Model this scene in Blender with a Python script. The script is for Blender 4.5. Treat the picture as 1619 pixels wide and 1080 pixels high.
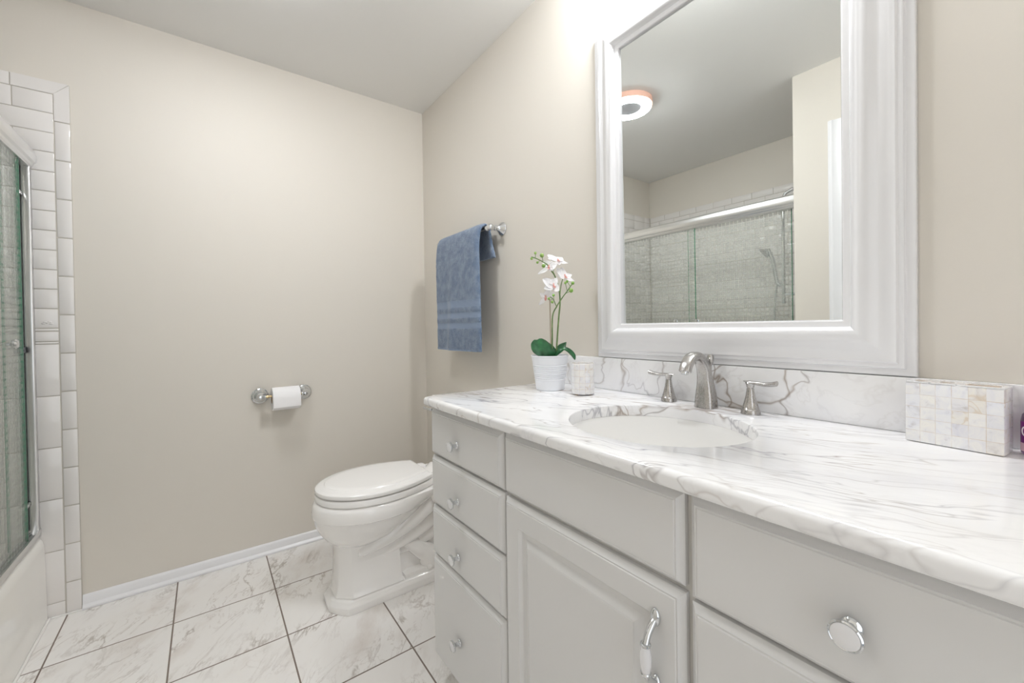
import bpy, bmesh, math, random
from mathutils import Vector, Matrix, noise
PI = math.pi
sc = bpy.context.scene
for o in list(bpy.data.objects): bpy.data.objects.remove(o)
col = sc.collection

# ------------------------------------------------------------------ camera
cd = bpy.data.cameras.new('camera'); cam = bpy.data.objects.new('camera', cd); col.objects.link(cam); sc.camera = cam
R = Vector((0.79959255, -0.60037431, -0.01422815)); U = Vector((0.01752526, -0.00035461, 0.99984636)); F = Vector((0.60028711, 0.79971905, -0.01023818))
cam.matrix_world = Matrix(((R.x, U.x, -F.x, 0), (R.y, U.y, -F.y, 0), (R.z, U.z, -F.z, 1.11683), (0, 0, 0, 1)))
cd.sensor_fit = 'HORIZONTAL'; cd.sensor_width = 36; cd.lens = 36 * 652.69 / 1619
cd.shift_x = -6.11 / 1619; cd.shift_y = -16.8 / 1619; cd.clip_start = 0.02

# ------------------------------------------------------------------ world, lights, exposure
w = bpy.data.worlds.new('world'); sc.world = w; w.use_nodes = True
w.node_tree.nodes['Background'].inputs[0].default_value = (0.9, 0.95, 1, 1)
w.node_tree.nodes['Background'].inputs[1].default_value = 0.3
sc.view_settings.view_transform = 'Standard'; sc.view_settings.look = 'None'; sc.view_settings.gamma = 1
sc.view_settings.use_curve_mapping = False
sc.view_settings.exposure = 0.46
sc.cycles.max_bounces = 14; sc.cycles.diffuse_bounces = 7; sc.cycles.glossy_bounces = 6
sc.cycles.transparent_max_bounces = 16; sc.cycles.caustics_reflective = False; sc.cycles.caustics_refractive = False
sc.cycles.sample_clamp_indirect = 4
def lamp(kind, name, loc, energy, color, size, rot=(0, 0, 0), size_y=None):
    l = bpy.data.lights.new(name, kind); l.energy = energy; l.color = color
    if kind == 'AREA':
        l.size = size
        if size_y: l.shape = 'RECTANGLE'; l.size_y = size_y
    else: l.shadow_soft_size = size
    o = bpy.data.objects.new(name, l); o.location = loc; o.rotation_euler = rot; col.objects.link(o); return o
VL = 7.2
for y in (0.40, 0.56, 0.72):                       # bulbs of the vanity light above the mirror, above the frame
    lamp('POINT', 'vanity_bulb', (0.935, y, 2.35), VL, (0.945, 0.972, 1.0), 0.045)
# added cool-white fill behind the camera to even the room, no visible source
lamp('AREA', 'added_fill_light', (0.05, -0.86, 1.25), 4.5, (0.95, 0.97, 1.0), 0.8, (PI / 2, 0, 0), 1.9)

# ------------------------------------------------------------------ dimensions
XR, YF, H = 1.092, 2.3905, 2.44
XB, XT, YN, YA = -1.275, -0.45, -0.9, 0.897         # tub back wall, left wall face, near wall, alcove near end
ZC = 0.902                                         # counter top

# ------------------------------------------------------------------ materials
def mat(name, color, rough=0.5, metal=0.0, spec=0.5, coat=0.0, emit=None, es=0, trans=0, ior=None, sss=0, sheen=0):
    m = bpy.data.materials.new(name); m.use_nodes = True
    b = m.node_tree.nodes['Principled BSDF']; I = b.inputs
    I['Base Color'].default_value = (*color, 1); I['Roughness'].default_value = rough; I['Metallic'].default_value = metal
    I['Specular IOR Level'].default_value = spec; I['Coat Weight'].default_value = coat; I['Coat Roughness'].default_value = 0.05
    if emit: I['Emission Color'].default_value = (*emit, 1); I['Emission Strength'].default_value = es
    I['Transmission Weight'].default_value = trans
    if ior: I['IOR'].default_value = ior
    if sss: I['Subsurface Weight'].default_value = sss; I['Subsurface Radius'].default_value = (.01, .01, .01)
    if sheen: I['Sheen Weight'].default_value = sheen; I['Sheen Roughness'].default_value = 0.4
    return m
class NT:
    """small node-graph helper"""
    def __init__(s, m): s.t = m.node_tree; s.b = s.t.nodes.get('Principled BSDF'); s.m = m
    def n(s, typ, **kw):
        x = s.t.nodes.new(typ)
        for k, v in kw.items(): setattr(x, k, v)
        return x
    def put(s, sock, v):
        if hasattr(v, 'is_linked') or isinstance(v, bpy.types.NodeSocket): s.t.links.new(v, sock)
        else:
            if isinstance(v, tuple) and len(v) == 3 and sock.type == 'RGBA': v = (*v, 1)
            sock.default_value = v
    def pos(s): return s.n('ShaderNodeNewGeometry').outputs['Position']
    def obj(s): return s.n('ShaderNodeTexCoord').outputs['Object']
    def math(s, op, a, b=0.0, c=0.0):
        x = s.n('ShaderNodeMath', operation=op); s.put(x.inputs[0], a); s.put(x.inputs[1], b); s.put(x.inputs[2], c); return x.outputs[0]
    def vmath(s, op, a, b=(0, 0, 0)):
        x = s.n('ShaderNodeVectorMath', operation=op); s.put(x.inputs[0], a); s.put(x.inputs[1], b); return x.outputs[0]
    def sep(s, v): x = s.n('ShaderNodeSeparateXYZ'); s.put(x.inputs[0], v); return x.outputs
    def comb(s, a, b, c):
        x = s.n('ShaderNodeCombineXYZ'); s.put(x.inputs[0], a); s.put(x.inputs[1], b); s.put(x.inputs[2], c); return x.outputs[0]
    def noise(s, v, scale, detail=4, rough=.5, dist=0.0):
        x = s.n('ShaderNodeTexNoise'); s.put(x.inputs['Vector'], v); s.put(x.inputs['Scale'], scale); s.put(x.inputs['Detail'], detail)
        s.put(x.inputs['Roughness'], rough); s.put(x.inputs['Distortion'], dist); return x.outputs['Fac'], x.outputs['Color']
    def white(s, v): x = s.n('ShaderNodeTexWhiteNoise'); s.put(x.inputs['Vector'], v); return x.outputs['Value'], x.outputs['Color']
    def ramp(s, f, stops, interp='LINEAR'):
        x = s.n('ShaderNodeValToRGB'); x.color_ramp.interpolation = interp; e = x.color_ramp.elements
        while len(e) < len(stops): e.new(0.5)
        for el, (p, c) in zip(e, stops):
            el.position = p; el.color = (*c, 1) if isinstance(c, tuple) else (c, c, c, 1)
        s.put(x.inputs[0], f); return x.outputs[0]
    def mix(s, f, a, b, blend='MIX'):
        x = s.n('ShaderNodeMix', data_type='RGBA', blend_type=blend); s.put(x.inputs['Factor'], f); s.put(x.inputs['A'], a); s.put(x.inputs['B'], b)
        return x.outputs['Result']
    def bump(s, h, strength=.3, dist=.001):
        x = s.n('ShaderNodeBump'); s.put(x.inputs['Height'], h); x.inputs['Strength'].default_value = strength; x.inputs['Distance'].default_value = dist
        s.t.links.new(x.outputs[0], s.b.inputs['Normal']); return x
    def color(s, c): s.put(s.b.inputs['Base Color'], c)
    def rough(s, c): s.put(s.b.inputs['Roughness'], c)
    def ridge(s, v, scale, detail, width, rough=.55, dist=0.0, gain=1.0):
        f, _ = s.noise(v, scale, detail, rough, dist)
        d = s.math('ABSOLUTE', s.math('SUBTRACT', f, 0.5))
        return s.math('POWER', s.math('SUBTRACT', 1.0, s.math('MINIMUM', s.math('DIVIDE', d, width), 1.0)), 1.6)

def paint(name, c, r=.55, bscale=900):
    m = mat(name, c, r, spec=.3); g = NT(m); p = g.pos()
    f, _ = g.noise(p, bscale / 4, 3); f2, _ = g.noise(p, 1.1, 2)
    g.color(g.mix(f2, tuple(x * .985 for x in c), tuple(min(1, x * 1.012) for x in c))); g.bump(f, .12, .0006); return m
M = {}
M['wall'] = paint('beige_wall_paint', (0.69, 0.652, 0.592))
M['ceiling'] = paint('white_ceiling_paint', (0.80, 0.795, 0.78), .8)
M['trim'] = mat('white_gloss_trim', (0.82, 0.82, 0.84), .28)
M['tile'] = mat('white_glazed_wall_tile', (0.77, 0.745, 0.725), .10, coat=.3)
M['grout'] = mat('pale_wall_grout', (0.52, 0.49, 0.44), .8)
M['caulk'] = mat('white_caulk', (0.85, 0.84, 0.82), .5)
M['tub'] = mat('white_enamel', (0.87, 0.86, 0.83), .10, coat=.3)
M['cabinet'] = paint('off_white_cabinet_lacquer', (0.71, 0.708, 0.705), .32, 400)
M['cabinet_in'] = mat('cabinet_frame_lacquer', (0.62, 0.61, 0.59), .45)
M['ceramic'] = mat('white_vitreous_china', (0.90, 0.885, 0.87), .07, coat=.4)
M['seat'] = mat('white_seat_plastic', (0.90, 0.888, 0.875), .14)
M['basin'] = mat('white_basin_china', (0.86, 0.845, 0.825), .08, coat=.3)
M['chrome'] = mat('polished_chrome', (0.72, 0.74, 0.76), .07, 1)
M['nickel'] = mat('brushed_nickel', (0.50, 0.485, 0.47), .22, 1)
M['brass'] = mat('worn_brass_roller', (0.75, 0.58, 0.33), .3, 1)
M['porcelain'] = mat('white_porcelain_insert', (0.80, 0.80, 0.82), .12, coat=.3)
M['frame'] = mat('white_satin_frame_lacquer', (0.79, 0.79, 0.805), .16, coat=.3)
M['mirror'] = mat('mirror_silver', (0.90, 0.925, 0.915), .0, 1)
M['alu'] = mat('satin_aluminium', (0.80, 0.80, 0.80), .28, 1)
M['dark'] = mat('dark_gap', (0.03, 0.03, 0.03), .7)
M['black'] = mat('black_rubber', (0.03, 0.035, 0.045), .3)
M['paper'] = mat('toilet_tissue', (0.88, 0.87, 0.88), .95)
M['card'] = mat('cardboard_core', (0.35, 0.23, 0.13), .9)
M['pot'] = mat('white_enamel_pot', (0.82, 0.84, 0.88), .3)
M['soil'] = mat('dark_moss', (0.05, 0.055, 0.03), .95)
M['leaf'] = mat('orchid_leaf', (0.035, 0.16, 0.06), .2)
M['stem'] = mat('orchid_stem', (0.13, 0.22, 0.07), .5)
M['stake'] = mat('bamboo_stake', (0.42, 0.36, 0.28), .7)
M['bud'] = mat('orchid_bud', (0.22, 0.42, 0.08), .45)
M['petal'] = mat('white_petal', (0.88, 0.87, 0.88), .7, sss=.15)
M['lip'] = mat('pink_orchid_lip', (0.82, 0.46, 0.42), .6)
M['glow'] = mat('lamp_diffuser', (0.9, 0.9, 0.9), .5, emit=(.945, .972, 1), es=58)
M['rim'] = mat('peach_lamp_rim', (0.80, 0.50, 0.40), .5)
M['plate'] = mat('grey_lamp_plate', (0.30, 0.30, 0.31), .5)
M['purple'] = mat('purple_label', (0.20, 0.015, 0.20), .35)
M['pinkish'] = mat('pale_label_print', (0.80, 0.55, 0.62), .4)
M['whiteink'] = mat('white_label_print', (0.9, 0.88, 0.9), .4)
m = mat('clear_purple_plastic', (0.55, 0.35, 0.62), .08, trans=.7, ior=1.4); M['bottle'] = m

# leaves: darker midrib and soft sheen
g = NT(M['leaf']); f, _ = g.noise(g.obj(), 60, 3); g.color(g.ramp(f, [(.3, (.010, .060, .024)), (.7, (.028, .14, .05))]))
g = NT(M['bud']); f, _ = g.noise(g.obj(), 90, 2); g.color(g.ramp(f, [(.35, (.16, .36, .05)), (.7, (.34, .46, .14))]))
g = NT(M['stem']); f, _ = g.noise(g.obj(), 50, 2); g.color(g.ramp(f, [(.35, (.09, .17, .05)), (.7, (.19, .27, .10))]))
g = NT(M['petal']); f, _ = g.noise(g.obj(), 140, 3); g.bump(f, .25, .0008)
g = NT(M['paper']); f, _ = g.noise(g.obj(), 350, 3); g.bump(f, .25, .0006)
# brushed nickel: fine streaks
g = NT(M['nickel']); f, _ = g.noise(g.vmath('MULTIPLY', g.obj(), (160, 160, 12)), 8, 2); g.rough(g.ramp(f, [(.3, .18), (.7, .32)])); g.bump(f, .06, .0003)
g = NT(M['tile']); f, _ = g.noise(g.pos(), 9, 2); g.bump(f, .25, .003)

# floor tile: 13 inch marble look porcelain with dark grout
GX, GY, T = 0.2199, 1.7095, 0.3392
m = mat('marble_floor_tile', (.8, .8, .8), .22, coat=.15); M['floor'] = m; g = NT(m); P = g.pos(); s = g.sep(P)
u = g.math('DIVIDE', g.math('SUBTRACT', s[0], GX), T); v = g.math('DIVIDE', g.math('SUBTRACT', s[1], GY), T)
fu, fv = g.math('FRACT', u), g.math('FRACT', v)
du = g.math('SUBTRACT', .5, g.math('ABSOLUTE', g.math('SUBTRACT', fu, .5))); dv = g.math('SUBTRACT', .5, g.math('ABSOLUTE', g.math('SUBTRACT', fv, .5)))
gr = g.math('LESS_THAN', g.math('MINIMUM', du, dv), 0.0075)
cell = g.comb(g.math('FLOOR', u), g.math('FLOOR', v), 0.0); _, wc = g.white(cell)
q = g.vmath('ADD', P, g.vmath('MULTIPLY', wc, (9, 9, 9)))
rot = g.n('ShaderNodeVectorRotate', rotation_type='Z_AXIS'); g.put(rot.inputs['Vector'], q); rot.inputs['Angle'].default_value = .55
qs = g.vmath('MULTIPLY', rot.outputs[0], (1.9, .75, 1))
v1 = g.ridge(qs, 3.2, 6, .030, .62, .6); v2 = g.ridge(g.vmath('ADD', qs, (5, 3, 1)), 6.5, 5, .022, .6, .9)
msk, _ = g.noise(q, 4.5, 2); msk = g.ramp(msk, [(.40, 0.0), (.62, 1.0)])
cl, _ = g.noise(qs, 3.0, 5, .6); 
base = g.ramp(cl, [(.26, (.72, .67, .63)), (.44, (.87, .85, .83)), (.72, (.90, .89, .875))])
base = g.mix(g.math('MULTIPLY', v1, g.math('MULTIPLY', msk, .62)), base, (.30, .245, .20))
base = g.mix(g.math('MULTIPLY', v2, g.math('MULTIPLY', msk, .40)), base, (.36, .29, .24))
g.color(g.mix(gr, base, (.20, .16, .135))); g.rough(g.math('ADD', g.math('MULTIPLY', gr, .55), .22))
g.bump(g.math('SUBTRACT', 1.0, gr), .5, .002)

# marble counter
m = mat('white_veined_marble', (.85, .85, .87), .10, coat=.25); M['marble'] = m; g = NT(m); P = g.pos()
rot = g.n('ShaderNodeVectorRotate', rotation_type='Z_AXIS'); g.put(rot.inputs['Vector'], P); rot.inputs['Angle'].default_value = -.36
_, wc = g.noise(P, 5.0, 3); q = g.vmath('ADD', rot.outputs[0], g.vmath('MULTIPLY', g.vmath('SUBTRACT', wc, (.5, .5, .5)), (.075, .075, .075)))
qs = g.vmath('MULTIPLY', q, (3.0, .55, 1.1))
v1 = g.ridge(g.vmath('ADD', qs, (11.3, 6.1, 2.0)), 2.7, 3.5, .0125, .55, .3); v2 = g.ridge(g.vmath('ADD', qs, (3.3, 1.7, .6)), 4.2, 3.5, .016, .55, .35); v3 = g.ridge(g.vmath('ADD', qs, (7.3, 4.7, .6)), 9.0, 4, .035, .6, .4)
msk, _ = g.noise(g.vmath('ADD', P, (2.2, .4, 0)), 3.2, 2); msk = g.ramp(g.math('ADD', msk, g.math('MULTIPLY', g.math('SUBTRACT', g.sep(P)[1], .45), .16)), [(.36, 0.30), (.60, 1.0)])
warm, _ = g.noise(P, 7, 2); vc = g.mix(g.ramp(warm, [(.42, 0.0), (.6, 1.0)]), (.38, .38, .42), (.30, .235, .185))
cl, _ = g.noise(qs, 2.4, 5, .6); base = g.ramp(cl, [(.28, (.77, .77, .80)), (.48, (.88, .88, .89)), (.7, (.89, .89, .90))])
base = g.mix(g.math('MULTIPLY', v1, g.math('MULTIPLY', msk, .90)), base, vc)
base = g.mix(g.math('MULTIPLY', v2, g.math('MULTIPLY', msk, .80)), base, vc)
base = g.mix(g.math('MULTIPLY', v3, g.math('MULTIPLY', msk, .14)), base, vc)
g.color(base)

# mother-of-pearl squares; object coords; joints on a grid
def pearl(name, axes, cells, offset, white=False):
    m = mat(name, (.8, .8, .8), .14, coat=.4); g = NT(m); s = g.sep(g.obj())
    if axes == 'cyl':
        a = g.math('ARCTAN2', s[1], s[0]); u = g.math('DIVIDE', g.math('ADD', a, 3.1416), cells[0])
    else: u = g.math('DIVIDE', g.math('ADD', s['xyz'.index(axes[0])], offset[0]), cells[0])
    v = g.math('DIVIDE', g.math('ADD', s[2], offset[1]), cells[1])
    cell = g.comb(g.math('FLOOR', u), g.math('FLOOR', v), 0.0); wv, wc = g.white(cell)
    du = g.math('SUBTRACT', .5, g.math('ABSOLUTE', g.math('SUBTRACT', g.math('FRACT', u), .5))); dv = g.math('SUBTRACT', .5, g.math('ABSOLUTE', g.math('SUBTRACT', g.math('FRACT', v), .5)))
    jn = g.math('LESS_THAN', g.math('MINIMUM', du, dv), .02)
    q = g.vmath('ADD', g.obj(), g.vmath('MULTIPLY', wc, (3, 3, 3)))
    f, _ = g.noise(q, 38, 4, .6, 1.2)
    sh = g.ramp(f, [(.25, (.60, .58, .57)), (.42, (.80, .80, .83)), (.6, (.87, .865, .85)), (.8, (.74, .73, .76))])
    tint = g.ramp(wv, [(0, (.88, .88, .92)), (.3, (1, .985, .95)), (.55, (.96, .97, 1)), (.8, (.93, .90, .85)), (1, (1, 1, 1))])
    c = g.mix(1.0, sh, tint, 'MULTIPLY')
    bv = g.ridge(g.vmath('ADD', q, (1, 2, 3)), 16, 2, .03, .5, .8)
    c = g.mix(g.math('MULTIPLY', bv, g.math('MULTIPLY', g.math('GREATER_THAN', wv, .72), .6)), c, (.62, .50, .36))
    jc, _ = g.noise(g.obj(), 45, 2)
    c = g.mix(g.math('MULTIPLY', jn, g.ramp(jc, [(.35, .35 if axes == 'cyl' else .12), (.68, .95)])), c, (.60, .49, .38))
    g.color(c); return m
M['pearl_box'] = pearl('shell_squares', 'yz', (.01965, .0212), (.2358, 0))
M['pearl_side'] = pearl('shell_squares_side', 'xz', (.026, .0212), (.026 * 3, .0))
M['pearl_cup'] = pearl('shell_strips', 'cyl', (2 * PI / 13, .0196), (0, .0))

# towel
def terry(name, c, amp, scale):
    m = mat(name, c, .95, spec=.1, sheen=.5); g = NT(m); f, _ = g.noise(g.obj(), scale, 3, .65); f2, _ = g.noise(g.obj(), 26, 3, .6)
    lo, hi = tuple(x * .45 for x in c), tuple(min(1, x * 1.40) for x in c)
    cc = g.mix(g.ramp(f, [(.3, 0.0), (.7, 1.0)]), lo, hi); g.color(g.mix(g.ramp(f2, [(.38, 0.0), (.66, .5)]), cc, (.33, .40, .50)))
    g.bump(f, amp, .004); return m
M['terry'] = terry('blue_terry', (.15, .212, .325), 1.0, 330)
m = mat('blue_satin_band', (.25, .34, .50), .6, sheen=.3); M['satin'] = m; g = NT(m)
z = g.sep(g.obj())[2]; st = g.math('SINE', g.math('MULTIPLY', z, 2 * PI / .0034)); g.color(g.ramp(g.math('MULTIPLY_ADD', st, .5, .5), [(0, (.165, .225, .34)), (1, (.27, .345, .47))])); g.bump(st, .3, .001)

# patterned shower glass: clear with etched squares
def glassmat():
    m = bpy.data.materials.new('etched_square_glass'); m.use_nodes = True; g = NT(m); t = g.t
    t.nodes.remove(g.b); out = t.nodes['Material Output']
    s = g.sep(g.pos()); u = g.math('DIVIDE', s[1], .0254); v = g.math('DIVIDE', s[2], .0254)
    du = g.math('SUBTRACT', .5, g.math('ABSOLUTE', g.math('SUBTRACT', g.math('FRACT', u), .5))); dv = g.math('SUBTRACT', .5, g.math('ABSOLUTE', g.math('SUBTRACT', g.math('FRACT', v), .5)))
    sq = g.math('GREATER_THAN', g.math('MINIMUM', du, dv), .12)
    tr = g.n('ShaderNodeBsdfTransparent'); tr.inputs[0].default_value = (.985, .995, .985, 1)
    fr = g.n('ShaderNodeBsdfTranslucent'); fr.inputs[0].default_value = (.91, .925, .89, 1)
    df = g.n('ShaderNodeBsdfDiffuse'); df.inputs[0].default_value = (.88, .90, .86, 1)
    fm = g.n('ShaderNodeMixShader'); fm.inputs[0].default_value = .45; t.links.new(fr.outputs[0], fm.inputs[1]); t.links.new(df.outputs[0], fm.inputs[2])
    tr2 = g.n('ShaderNodeBsdfTransparent'); tr2.inputs[0].default_value = (.98, .992, .98, 1)
    m1 = g.n('ShaderNodeMixShader'); m1.inputs[0].default_value = .24; t.links.new(tr2.outputs[0], m1.inputs[1]); t.links.new(fm.outputs[0], m1.inputs[2])
    m2 = g.n('ShaderNodeMixShader'); t.links.new(sq, m2.inputs[0]); t.links.new(tr.outputs[0], m2.inputs[1]); t.links.new(m1.outputs[0], m2.inputs[2])
    gl = g.n('ShaderNodeBsdfGlossy'); gl.inputs['Roughness'].default_value = .03
    fres = g.n('ShaderNodeFresnel'); fres.inputs[0].default_value = 1.3
    m3 = g.n('ShaderNodeMixShader'); t.links.new(g.math('MULTIPLY', fres.outputs[0], .35), m3.inputs[0]); t.links.new(m2.outputs[0], m3.inputs[1]); t.links.new(gl.outputs[0], m3.inputs[2])
    t.links.new(m3.outputs[0], out.inputs[0]); return m
M['glass'] = glassmat()
M['glass_edge'] = mat('green_glass_edge', (.05, .22, .13), .15)

# ------------------------------------------------------------------ mesh helpers
WL = {}
def wl(o): return WL.get(o, Vector((0, 0, 0)))
def thing(name, label, cat, loc=(0, 0, 0), group=None):
    o = bpy.data.objects.new(name, None); o.empty_display_size = .05; o.location = loc; col.objects.link(o); WL[o] = Vector(loc)
    o['label'] = label; o['category'] = cat
    if group: o['group'] = group
    return o
def fin(name, bm, m, parent=None, label=None, cat=None, kind=None, smooth=40, group=None, origin=None):
    """link a bmesh given in world coordinates as one mesh object"""
    bmesh.ops.recalc_face_normals(bm, faces=bm.faces)
    if parent is not None: base = wl(parent)
    elif origin is not None: base = Vector(origin)
    else:
        lo = Vector([min(v.co[i] for v in bm.verts) for i in range(3)]); hi = Vector([max(v.co[i] for v in bm.verts) for i in range(3)])
        base = Vector(((lo.x + hi.x) / 2, (lo.y + hi.y) / 2, lo.z))
    for v in bm.verts: v.co -= base
    me = bpy.data.meshes.new(name); bm.to_mesh(me); bm.free()
    for x in (m if isinstance(m, (list, tuple)) else [m]): me.materials.append(M[x] if isinstance(x, str) else x)
    if smooth:
        me.shade_smooth(); me.set_sharp_from_angle(angle=math.radians(smooth))
    o = bpy.data.objects.new(name, me); col.objects.link(o)
    if parent is not None: o.parent = parent; WL[o] = base
    else: o.location = base; WL[o] = base
    if label: o['label'] = label
    if cat: o['category'] = cat
    if kind: o['kind'] = kind
    if group: o['group'] = group
    return o
def nb(): return bmesh.new()
def box(bm, lo, hi, bev=0, seg=2, mi=0):
    c = [(a + b) / 2 for a, b in zip(lo, hi)]; s = [abs(b - a) for a, b in zip(lo, hi)]
    r = bmesh.ops.create_cube(bm, size=1, matrix=Matrix.Translation(c) @ Matrix.Diagonal((*s, 1)))
    vs = r['verts']
    for f in {f for v in vs for f in v.link_faces}: f.material_index = mi
    if bev:
        es = {e for v in vs for e in v.link_edges}
        bmesh.ops.bevel(bm, geom=list(es), offset=bev, segments=seg, profile=.5, affect='EDGES', clamp_overlap=True)
def loft(bm, rings, closed=True, cap=(True, True), mi=0, loop=False):
    vr = [[bm.verts.new(p) for p in r] for r in rings]; n = len(vr[0]); pairs = list(zip(vr, vr[1:]))
    if loop: pairs.append((vr[-1], vr[0]))
    for a, b in pairs:
        for i in range(n if closed else n - 1):
            j = (i + 1) % n
            try:
                f = bm.faces.new((a[i], a[j], b[j], b[i])); f.material_index = mi
            except ValueError: pass
    if cap[0] and not loop: bm.faces.new(vr[0][::-1]).material_index = mi
    if cap[1] and not loop: bm.faces.new(vr[-1]).material_index = mi
    return vr
def frame_of(d):
    d = Vector(d).normalized(); a = Vector((0, 0, 1)) if abs(d.z) < .9 else Vector((1, 0, 0))
    x = a.cross(d).normalized(); return x, d.cross(x), d
def lathe(bm, prof, base, axis=(0, 0, 1), n=32, mi=0, cap=(True, True)):
    """prof: list of (radius, distance along axis)"""
    x, y, d = frame_of(axis); b = Vector(base); rings = []
    for r, h in prof:
        r = max(r, 1e-5); rings.append([b + d * h + (x * math.cos(2 * PI * i / n) + y * math.sin(2 * PI * i / n)) * r for i in range(n)])
    loft(bm, rings, cap=cap, mi=mi)
def tube(bm, pts, rad, n=12, mi=0, flat=None):
    """pts path, rad per point; flat=(a,b) multiplies the two section axes"""
    pts = [Vector(p) for p in pts]; rings = []; up = None
    for i, p in enumerate(pts):
        d = (pts[min(i + 1, len(pts) - 1)] - pts[max(i - 1, 0)]).normalized()
        if up is None: x, y, _ = frame_of(d)
        else:
            x = (up - d * up.dot(d)).normalized(); y = d.cross(x)
        up = x; r = rad[i] if isinstance(rad, (list, tuple)) else rad
        rings.append([p + x * math.cos(2 * PI * k / n) * r + y * math.sin(2 * PI * k / n) * r for k in range(n)])
    loft(bm, rings, mi=mi)
def spline(pts, n=8):
    """Catmull-Rom through points (tuples of any length)"""
    out = []; P = [tuple(p) for p in pts]
    for i in range(len(P) - 1):
        p0, p1, p2, p3 = P[max(i - 1, 0)], P[i], P[i + 1], P[min(i + 2, len(P) - 1)]
        for k in range(n):
            t = k / n
            out.append(tuple(.5 * (2 * b + (c - a) * t + (2 * a - 5 * b + 4 * c - d) * t * t + (3 * b - a - 3 * c + d) * t ** 3) for a, b, c, d in zip(p0, p1, p2, p3)))
    out.append(P[-1]); return out
def ball(bm, c, r, n=12, sc_=(1, 1, 1), mi=0):
    rr = bmesh.ops.create_uvsphere(bm, u_segments=n, v_segments=max(6, n // 2 + 2), radius=r, matrix=Matrix.Translation(c) @ Matrix.Diagonal((*sc_, 1)))
    for f in {f for v in rr['verts'] for f in v.link_faces}: f.material_index = mi
def struct(name, bm, m, parent=None, **kw): return fin(name, bm, m, parent, kind='structure', **kw)
def extr(bm, prof, axis, a, b, mi=0):
    """extrude closed profile (list of 2D) along world axis 'x' or 'y' from a to b; profile gives the two other coords in order"""
    f = (lambda t, p: (t, p[0], p[1])) if axis == 'x' else (lambda t, p: (p[0], t, p[1]))
    loft(bm, [[f(a, p) for p in prof], [f(b, p) for p in prof]], mi=mi)

# ------------------------------------------------------------------ room shell
b = nb(); box(b, (XB - .1, YN - .1, -.1), (XR + .1, YF + .1, 0)); struct('floor', b, 'floor', smooth=0, origin=(0, 0, 0))
b = nb(); box(b, (XB - .1, YN - .1, H), (XR + .1, YF + .1, H + .1)); struct('ceiling', b, 'ceiling', smooth=0)
b = nb(); box(b, (XB - .1, YF, 0), (XR + .1, YF + .1, H)); struct('wall_far', b, 'wall', smooth=0)
b = nb(); box(b, (XR, YN, 0), (XR + .1, YF, H)); struct('wall_right', b, 'wall', smooth=0)
b = nb(); box(b, (XB - .1, YA, 0), (XB, YF, H)); struct('wall_left', b, 'wall', smooth=0)
b = nb(); box(b, (XB - .1, YN, 0), (XT, YA, H)); struct('wall_alcove', b, 'wall', smooth=0)
b = nb(); box(b, (XT, YN - .1, 0), (-.42, YN, H)); box(b, (.50, YN - .1, 0), (XR + .1, YN, H)); box(b, (-.42, YN - .1, 2.08), (.50, YN, H)); struct('wall_near', b, 'wall', smooth=0)

# white casing strip standing on the left wall, seen in the mirror
b = nb()
ys, zt = (.665, .735), 2.13
prof = [(XT, ys[0]), (XT, ys[1]), (XT + .014, ys[1]), (XT + .020, ys[1] - .010), (XT + .020, ys[1] - .018), (XT + .013, ys[1] - .028), (XT + .010, ys[0] + .012), (XT + .007, ys[0])]
loft(b, [[(x, y, 0) for x, y in prof], [(x, y, zt) for x, y in prof]]); struct('trim_1', b, 'trim', smooth=30)

# baseboard with shoe moulding
pr_ = [(YF, 0), (YF - .016, 0), (YF - .019, .004), (YF - .019, .010), (YF - .013, .018), (YF - .011, .020), (YF - .010, .046), (YF - .007, .053), (YF - .004, .056), (YF, .056)]
b = nb(); extr(b, pr_, 'x', -.417, XR); struct('baseboard_far', b, 'trim', smooth=30)
b = nb(); extr(b, [(XR - (YF - a), z) for a, z in pr_], 'y', 1.20, YF - .02); struct('baseboard_right', b, 'trim', smooth=30)

# wall tile: each tile a bevelled block on a grout bed, one mesh per wall
TT = .009
def tilebox(bm, a0, a1, z0, z1, wall, bev=.0018, thick=TT, gap=.0014):
    a0 += gap; a1 -= gap; z0 += gap; z1 -= gap
    if a1 - a0 < .004 or z1 - z0 < .004: return
    if wall == 'far': lo, hi = (a0, YF - thick, z0), (a1, YF - .001, z1)
    elif wall == 'left': lo, hi = (XB + .001, a0, z0), (XB + thick, a1, z1)
    else: lo, hi = (a0, YA + .001, z0), (a1, YA + thick, z1)
    box(bm, lo, hi, bev, 2)
X0 = -.4634
def field(bm, wall, lo, hi, ref, sgn):
    """rows of subway tile between lo and hi along the wall; ref = where full tiles start"""
    def row(z0, z1, off, L):
        for k in range(-1, 20):
            a, e = sorted((ref + sgn * (0 if k < 0 else off + k * L), ref + sgn * (off + (k + 1) * L)))
            a, e = max(a, lo), min(e, hi)
            if e - a > .012: tilebox(bm, a, e, z0, z1, wall)
    z = 2.053; i = 0
    while z > 1.21:
        row(z - .0764, z, .107 if i % 2 == 0 else .183, .1524); z -= .0764; i += 1
    row(z - .012, z, 0, .20); z -= .012                     # liner and relief strip
    row(z - .040, z, 0, .20); z -= .040
    row(z - .010, z, 0, .20); z -= .010
    while z > .02:
        row(max(z - .2035, 0.003), z, 0 if wall == 'far' else .08 * (i % 2), .20 if wall == 'far' else .305); z -= .2035; i += 1
b = nb()
field(b, 'far', XB + .012, X0, X0, -1)
zk = 1.189
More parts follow.
